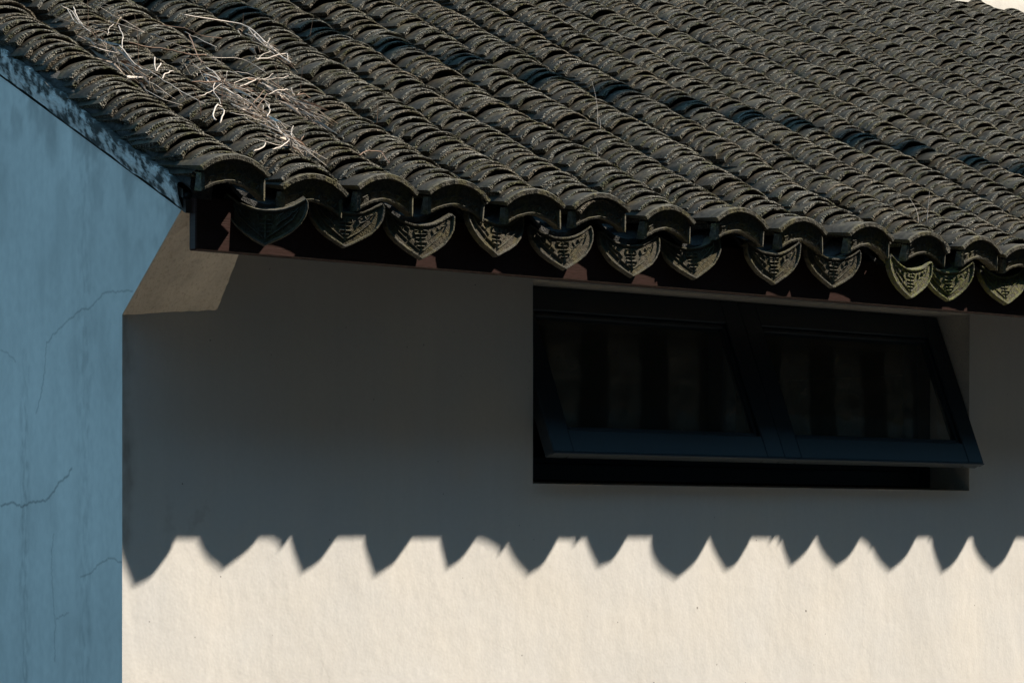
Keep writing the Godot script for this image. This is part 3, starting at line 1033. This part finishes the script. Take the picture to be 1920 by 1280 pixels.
func build_window(house: Node3D) -> void:
	var fr := begin(-1)
	var z0 := -0.18
	var z1 := -0.128
	box(fr, Vector3(1.132, 0.128, z0), Vector3(1.18, 0.573, z1))
	box(fr, Vector3(2.645, 0.128, z0), Vector3(2.698, 0.573, z1))
	box(fr, Vector3(1.18, 0.128, z0), Vector3(2.645, 0.168, z1))
	box(fr, Vector3(1.18, 0.168, z0 + 0.012), Vector3(2.645, 0.182, z1 - 0.014))
	box(fr, Vector3(1.18, 0.53, z0), Vector3(2.645, 0.573, z1))
	box(fr, Vector3(1.895, 0.182, z0 + 0.002), Vector3(1.945, 0.53, z1 - 0.002))
	var win := part("awning_window", fr, M.frame_paint, house)
	# bead of sealant with a wavy lower edge under the head of the opening
	var sl := begin(0)
	var n := noise(88, 1.0, 3)
	for i in 70:
		var q := []
		for e in [0, 1]:
			var x: float = lerp(1.131, 2.699, float(i + e) / 70)
			q.append(Vector3(x, 0.5752, -0.112))
			q.append(Vector3(x, 0.562 + 0.006 * n.get_noise_1d(x * 5.0) + 0.003 * n.get_noise_1d(x * 22.0), -0.1265))
		quad(sl, q[0], q[2], q[3], q[1])
	part("plaster_bead", sl, M.plaster, win)
	# two top-hung sashes pushed out at the foot
	for s in [[1.145, 1.9205, 22.4, 0.419], [1.9225, 2.696, 22.0, 0.418]]:
		var hinge := Vector3(0, 0.562, -0.136)
		var t := Transform3D(Basis(Vector3.RIGHT, deg_to_rad(-s[2])), hinge)
		var a: float = s[0]
		var b: float = s[1]
		var h: float = -s[3]
		var sh := begin(-1)
		box(sh, Vector3(a, h, 0.0), Vector3(a + 0.062, 0.0, 0.034), 0.0025, t)
		box(sh, Vector3(b - 0.062, h, 0.0), Vector3(b, 0.0, 0.034), 0.0025, t)
		box(sh, Vector3(a + 0.062, h, 0.0005), Vector3(b - 0.062, h + 0.058, 0.0335), 0.0025, t)
		box(sh, Vector3(a + 0.062, -0.062, 0.0005), Vector3(b - 0.062, 0.0, 0.0335), 0.0025, t)
		# glazing beads stepped in towards the glass
		box(sh, Vector3(a + 0.0625, h + 0.0585, 0.006), Vector3(a + 0.074, -0.0625, 0.026), 0.002, t)
		box(sh, Vector3(b - 0.074, h + 0.0585, 0.006), Vector3(b - 0.0625, -0.0625, 0.026), 0.002, t)
		box(sh, Vector3(a + 0.0745, h + 0.0585, 0.006), Vector3(b - 0.0745, h + 0.069, 0.026), 0.002, t)
		box(sh, Vector3(a + 0.0745, -0.074, 0.006), Vector3(b - 0.0745, -0.0625, 0.026), 0.002, t)
		# thin weather lip along the foot
		box(sh, Vector3(a - 0.004, h - 0.004, 0.022), Vector3(b - 0.004, h - 0.0005, 0.037), 0.001, t)
		part("sash", sh, M.frame_paint, win)
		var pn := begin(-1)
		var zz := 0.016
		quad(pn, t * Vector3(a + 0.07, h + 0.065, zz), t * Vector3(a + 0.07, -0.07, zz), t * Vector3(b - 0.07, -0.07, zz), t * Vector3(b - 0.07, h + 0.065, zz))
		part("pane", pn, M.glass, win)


# ---------------------------------------------------------------- dry growth on the tiles
func on_tiles(x: float, z: float, h: float) -> Vector3:
	return Vector3(x, crest(z) + h, z)

func tangle(called: String, label: String, stems: Array, extra: Array, seed_: int) -> void:
	var r := RandomNumberGenerator.new()
	r.seed = seed_
	var root := Node3D.new()
	root.name = numbered(called)
	var o: Vector3 = on_tiles(stems[0][0][0], stems[0][0][1], 0)
	root.position = o
	add_child(root)
	tag(root, label, "dead stems", "dry stems lying on the roof tiles")
	for s in stems:
		var key := []
		for p in s:
			key.append(on_tiles(p[0], p[1], 0.004 + r.randf_range(0.0, 0.012)) - o)
		var pts := []
		for i in key.size() - 1:
			var a: Vector3 = key[i]
			var b: Vector3 = key[i + 1]
			var pre: Vector3 = key[max(i - 1, 0)]
			var post: Vector3 = key[min(i + 2, key.size() - 1)]
			for n in 4:
				pts.append(a.cubic_interpolate(b, pre, post, n / 4.0) + Vector3(r.randf_range(-1, 1), r.randf_range(-1, 1), r.randf_range(-1, 1)) * 0.0012)
		pts.append(key[-1])
		var st := begin(0)
		var w := r.randf_range(0.0007, 0.0017)
		tube(st, pts, w, w * r.randf_range(0.5, 1.1))
		part("stem", st, M.dry_stem if r.randf() < 0.85 else M.dry_brown, root)
	# short broken bits and curled leaves packed round the middle
	for e in extra:
		for k in int(e[2] * 1.7):
			var st := begin(0)
			var x: float = e[0] + r.randfn(0, 0.022)
			var z: float = e[1] + r.randfn(0, 0.045)
			var an := r.randf_range(-1.2, 1.2) + PI * 0.5
			var l := r.randf_range(0.015, 0.06)
			var dx := cos(an) * l * 0.6
			var dz := sin(an) * l
			var h := r.randf_range(-0.03, 0.012)
			var pts := [on_tiles(x - dx, z - dz, h) - o, on_tiles(x + r.randf_range(-0.006, 0.006), z, h + r.randf_range(0.0, 0.01)) - o, on_tiles(x + dx, z + dz, h + r.randf_range(-0.008, 0.016)) - o]
			if r.randf() < 0.2:
				var wd := r.randf_range(0.0015, 0.003)
				var sd := Vector3(wd, 0.002, 0)
				quad(st, pts[0], pts[1] - sd, pts[2], pts[1] + sd)
				quad(st, pts[0], pts[1] + sd, pts[2], pts[1] - sd + Vector3(0, -0.001, 0))
				part("dry_leaf", st, M.dry_stem if r.randf() < 0.6 else M.dry_brown, root)
			else:
				var w := r.randf_range(0.0004, 0.0011)
				tube(st, pts, w, w * 0.5, 4)
				part("stem", st, [M.dry_stem, M.dry_stem, M.dry_tan, M.dry_tan, M.dry_brown][r.randi_range(0, 4)], root)

func blade(label: String, x: float, z: float, dx: float, h: float) -> void:
	var st := begin(0)
	var b := on_tiles(x, z, -0.015)
	var lean := side * dx
	var pts := []
	for i in 7:
		var t := i / 6.0
		pts.append(Vector3.UP * (h + 0.015) * t + lean * t * t + Vector3(0.003 * sin(t * 3.0), 0, 0))
	tube(st, pts, 0.0012, 0.0003, 4)
	var o := part(numbered("grass_blade"), st, M.dry_brown if x < 1.0 else M.dry_stem, self)
	o.position = b
	tag(o, label, "grass blade", "single dry blades standing on the roof")

func build_growth() -> void:
	tangle("dry_stem_tangle", "short upright dry stems in the tile valley highest up beside the gable", [
		[[0.23, -0.5], [0.2, -0.448], [0.17, -0.381]], [[0.19, -0.464], [0.17, -0.41], [0.16, -0.365]], [[0.18, -0.472], [0.2, -0.461], [0.17, -0.39], [0.17, -0.351]]],
		[[0.17, -0.37, 8]], 1)
	tangle("dry_stem_tangle", "long thin dry runner following the first tile valley from the gable", [
		[[0.19, -0.276], [0.17, -0.214], [0.16, -0.157], [0.16, -0.13]], [[0.16, -0.13], [0.18, -0.083], [0.18, -0.029], [0.19, 0.021]],
		[[0.18, -0.109], [0.21, -0.144], [0.24, -0.165], [0.25, -0.166]], [[0.24, -0.219], [0.2, -0.16], [0.24, -0.196]],
		[[0.21, -0.344], [0.24, -0.383], [0.27, -0.408]], [[0.28, -0.404], [0.25, -0.347], [0.19, -0.267]]],
		[[0.17, -0.27, 14], [0.165, -0.14, 12]], 2)
	tangle("dry_stem_tangle", "thickest pale tangle of crossed dry stems over the second tile row", [
		[[0.25, -0.104], [0.31, -0.117], [0.36, -0.139], [0.36, -0.112], [0.4, -0.089]], [[0.21, -0.025], [0.27, -0.065], [0.35, -0.129]],
		[[0.32, -0.116], [0.28, -0.068], [0.26, -0.022], [0.24, 0.008]], [[0.37, -0.121], [0.45, -0.173], [0.5, -0.19], [0.57, -0.206], [0.62, -0.243]],
		[[0.44, -0.217], [0.47, -0.2], [0.51, -0.193], [0.56, -0.221]], [[0.38, -0.111], [0.46, -0.166], [0.49, -0.181]],
		[[0.15, 0.111], [0.17, 0.076], [0.22, 0.021], [0.24, 0.012]], [[0.16, 0.11], [0.21, 0.06], [0.22, 0.032]],
		[[0.37, -0.212], [0.36, -0.169], [0.35, -0.125]], [[0.34, -0.182], [0.34, -0.145], [0.34, -0.125]], [[0.33, -0.111], [0.32, -0.051], [0.35, -0.041]]],
		[[0.36, -0.13, 34], [0.35, -0.05, 22]], 3)
	tangle("dry_stem_tangle", "bristling heap of short pale stems right of the thickest tangle", [
		[[0.47, -0.145], [0.48, -0.115], [0.5, -0.087], [0.51, -0.04]], [[0.52, -0.179], [0.51, -0.121], [0.5, -0.065]],
		[[0.45, -0.102], [0.48, -0.107], [0.53, -0.133]], [[0.31, 0.011], [0.38, -0.05], [0.44, -0.1]], [[0.33, 0.015], [0.38, -0.038], [0.45, -0.103]],
		[[0.54, -0.135], [0.52, -0.096], [0.55, -0.118]], [[0.52, -0.092], [0.56, -0.118], [0.58, -0.118]], [[0.54, -0.088], [0.52, -0.056], [0.52, -0.042]]],
		[[0.51, -0.08, 44]], 4)
	tangle("dry_stem_tangle", "loose dry stems with curled leaves just above the third eave cap", [
		[[0.23, 0.054], [0.26, 0.066], [0.3, 0.071], [0.32, 0.082], [0.3, 0.125]], [[0.18, 0.191], [0.2, 0.207], [0.26, 0.188], [0.29, 0.196]],
		[[0.13, 0.258], [0.18, 0.225], [0.2, 0.207]], [[0.2, 0.227], [0.24, 0.21], [0.29, 0.17]], [[0.3, 0.175], [0.34, 0.115], [0.38, 0.072]],
		[[0.31, 0.077], [0.31, 0.109], [0.3, 0.157], [0.29, 0.197]], [[0.33, 0.078], [0.31, 0.121], [0.31, 0.146]], [[0.33, 0.049], [0.37, 0.006], [0.39, -0.021]], [[0.3, 0.226], [0.3, 0.187], [0.32, 0.137]]],
		[[0.3, 0.13, 26], [0.33, 0.03, 12]], 5)
	tangle("dry_stem_tangle", "dark creeping vine along the third valley with one thick pale stick", [
		[[0.55, -0.535], [0.6, -0.531], [0.7, -0.539], [0.72, -0.494], [0.7, -0.398], [0.69, -0.323]], [[0.57, -0.297], [0.64, -0.34], [0.72, -0.376], [0.7, -0.345]],
		[[0.58, -0.302], [0.63, -0.346], [0.67, -0.369]], [[0.72, -0.517], [0.68, -0.418], [0.69, -0.373]], [[0.74, -0.514], [0.71, -0.474], [0.7, -0.447]], [[0.7, -0.423], [0.73, -0.455], [0.75, -0.471]]],
		[[0.7, -0.42, 20]], 6)
	tangle("dry_stem_tangle", "long bare stalks lying slanted across the second and third tile rows", [
		[[0.43, -0.458], [0.49, -0.447], [0.51, -0.41], [0.57, -0.418]], [[0.49, -0.43], [0.43, -0.332], [0.39, -0.257], [0.37, -0.223]],
		[[0.24, -0.315], [0.27, -0.305], [0.33, -0.297], [0.37, -0.275], [0.42, -0.277]], [[0.42, -0.277], [0.53, -0.293], [0.55, -0.229]], [[0.49, -0.446], [0.5, -0.403], [0.5, -0.344]]],
		[[0.4, -0.28, 4], [0.36, -0.5, 6]], 7)
	tangle("dry_twig", "lone hooked pale twig resting above the third eave cap", [[[0.44, 0.209], [0.49, 0.182], [0.54, 0.164], [0.53, 0.183], [0.5, 0.236]]], [], 8)
	for b in [
		["tall straight blade at the top of the first tile valley", 0.208, -0.418, -0.001, 0.063],
		["tallest leaning blade, in the first valley below the runner", 0.196, -0.218, -0.007, 0.1],
		["blade bent left above the second eave cap", 0.183, 0.016, -0.028, 0.054],
		["lone tall curved blade on the middle of the roof", 1.56, -0.228, -0.014, 0.098],
		["taller pale blade of the pair near the right end of the eave", 2.318, 0.168, 0.007, 0.066],
		["shorter left-leaning blade of the pair near the right end of the eave", 2.268, 0.182, -0.024, 0.053],
		["short stub of grass on the fourth tile row", 0.721, -0.063, 0.0, 0.029],
		["upright blade behind the bristling heap of stems", 0.572, -0.147, 0.008, 0.063],
		["short blade inside the long shadow band on the upper roof", 0.977, -0.607, 0.009, 0.034],
		["blade leaning left over the crossed pale stems", 0.554, -0.198, -0.007, 0.043],
		["very tall thin blade rising from the thickest tangle", 0.264, -0.021, 0.0, 0.104],
		["small blade by the dark vine in the third valley", 0.73, -0.552, 0.004, 0.034],
		["thin stub beside the foot of the lone tall curved blade", 1.552, -0.212, -0.001, 0.015],
		["tiny stub lower down the middle tile row", 1.338, -0.005, -0.001, 0.018]]:
		blade(b[0], b[1], b[2], b[3], b[4])


# ---------------------------------------------------------------- surroundings out of frame
func build_surroundings() -> void:
	var g := begin(-1)
	quad(g, Vector3(-150, GROUND, 150), Vector3(-150, GROUND, -150), Vector3(150, GROUND, -150), Vector3(150, GROUND, 150))
	part("ground", g, M.ground, self).set_meta("kind", "structure")
	var pth := begin(-1)  # unseen pale kerb added to bounce warm light onto the corbel
	box(pth, Vector3(0.0, GROUND - 0.1, 0.003), Vector3(row_x(ROWS - 1), GROUND + 0.12, 0.28), 0.01)
	part("bounce_kerb", pth, M.bounce_stone, self).set_meta("kind", "structure")
	# unseen timber hall added across the yard to block low sky light
	var hall := Node3D.new()
	hall.name = "sky_block_hall"
	hall.position = Vector3(2, GROUND, 7.3)
	add_child(hall)
	tag(hall, "added unseen dark timber hall that keeps low sky light off the whitewashed house", "building")
	var w := begin(-1)
	box(w, Vector3(-62, 0, 0), Vector3(62, 11.4, 5))
	part("wall", w, M.hall_board, hall)
	var rf := begin(-1)
	quad(rf, Vector3(-63, 11.4, -0.5), Vector3(63, 11.4, -0.5), Vector3(63, 13.0, 2.5), Vector3(-63, 13.0, 2.5))
	quad(rf, Vector3(-63, 11.4, 5.5), Vector3(-63, 13.0, 2.5), Vector3(63, 13.0, 2.5), Vector3(63, 11.4, 5.5))
	quad(rf, Vector3(-63, 11.36, -0.5), Vector3(-63, 11.36, 5.5), Vector3(63, 11.36, 5.5), Vector3(63, 11.36, -0.5))
	part("roof", rf, M.tile_top, hall)
	var bt := begin(-1)
	box(bt, Vector3(-0.09, 0, -0.1), Vector3(0.09, 11.3, -0.003), 0.01)
	var first := part("batten", bt, M.dark_timber, hall)
	first.position.x = -8.0
	for k in range(1, 48):
		var o := mesh_node("batten", first.mesh, hall)
		o.position.x = -8.0 + k * 0.42 + rng.randf_range(-0.03, 0.03)
	# unseen cable added over the roof to cast the shadow band on the tiles
	var sun := SUN_TO.normalized()
	var b1 := Vector3(0.9, crest(-0.69), -0.69) + sun * 6.5
	var b2 := Vector3(3.33, crest(-0.335), -0.335) + sun * 6.5
	var dir := b2 - b1
	var st := begin(0)
	var pts := []
	for i in 25:
		var t: float = lerp(-2.6, 3.4, i / 24.0)
		pts.append(b1 + dir * t + Vector3(0, 0.004 * (t - 0.5) * (t - 0.5), 0))
	tube(st, pts, 0.046, 0.046, 12)
	tag(part("shadow_cable", st, M.cable_black, self), "added unseen black cable that casts the shadow band on the tiled roof", "cable")
	for e in [pts[0], pts[-1]]:
		var ps := begin(0)
		tube(ps, [Vector3(e.x, GROUND, e.z), Vector3(e.x, e.y + 0.4, e.z)], 0.11, 0.08, 12)
		tag(part(numbered("cable_post"), ps, M.dark_timber, self), "round wooden post left of the house" if e.x < 0 else "round wooden post beyond the far end of the house", "post", "posts carrying the added cable")


func _ready() -> void:
	# camera: level, long lens, raised frame
	var cam := Camera3D.new()
	cam.name = "camera"
	var near := 0.1
	cam.set_frustum(near * 1280.0 / 5636.0, Vector2(0, near * (1004.0 - 640.0) / 5636.0), near, 400.0)
	cam.transform = Transform3D(Basis(side, Vector3.UP, -fwd), eye)
	add_child(cam)
	cam.make_current()
	# sky
	var sky := ProceduralSkyMaterial.new()
	sky.sky_top_color = Color(0.275, 0.41, 0.505)
	sky.sky_horizon_color = Color(0.345, 0.49, 0.56)
	sky.sky_curve = 0.14
	sky.ground_bottom_color = lin(0.05, 0.045, 0.04)
	sky.ground_horizon_color = lin(0.1, 0.1, 0.1)
	sky.sun_angle_max = 6.0
	sky.sky_energy_multiplier = 1.42
	var env := Environment.new()
	env.background_mode = Environment.BG_SKY
	env.sky = Sky.new()
	env.sky.sky_material = sky
	env.tonemap_mode = Environment.TONE_MAPPER_LINEAR
	env.tonemap_exposure = 2.0
	env.sdfgi_enabled = true
	env.ssao_enabled = true
	env.ssil_enabled = true
	var we := WorldEnvironment.new()
	we.name = "world_environment"
	we.environment = env
	add_child(we)
	# sun
	var sun := DirectionalLight3D.new()
	sun.name = "sun"
	sun.light_color = Color(1.0, 0.96, 0.9)
	sun.light_energy = 1.6
	sun.light_angular_distance = 0.62
	sun.shadow_enabled = true
	add_child(sun)
	sun.look_at_from_position(SUN_TO.normalized() * 20.0, Vector3.ZERO)
	rng.seed = 1
	materials()
	var house := Node3D.new()
	house.name = "whitewashed_house"
	add_child(house)
	tag(house, "whitewashed house corner with a dark clay tile eave and an open awning window", "house")
	build_walls(house)
	build_window(house)
	build_roof(house)
	build_growth()
	build_surroundings()
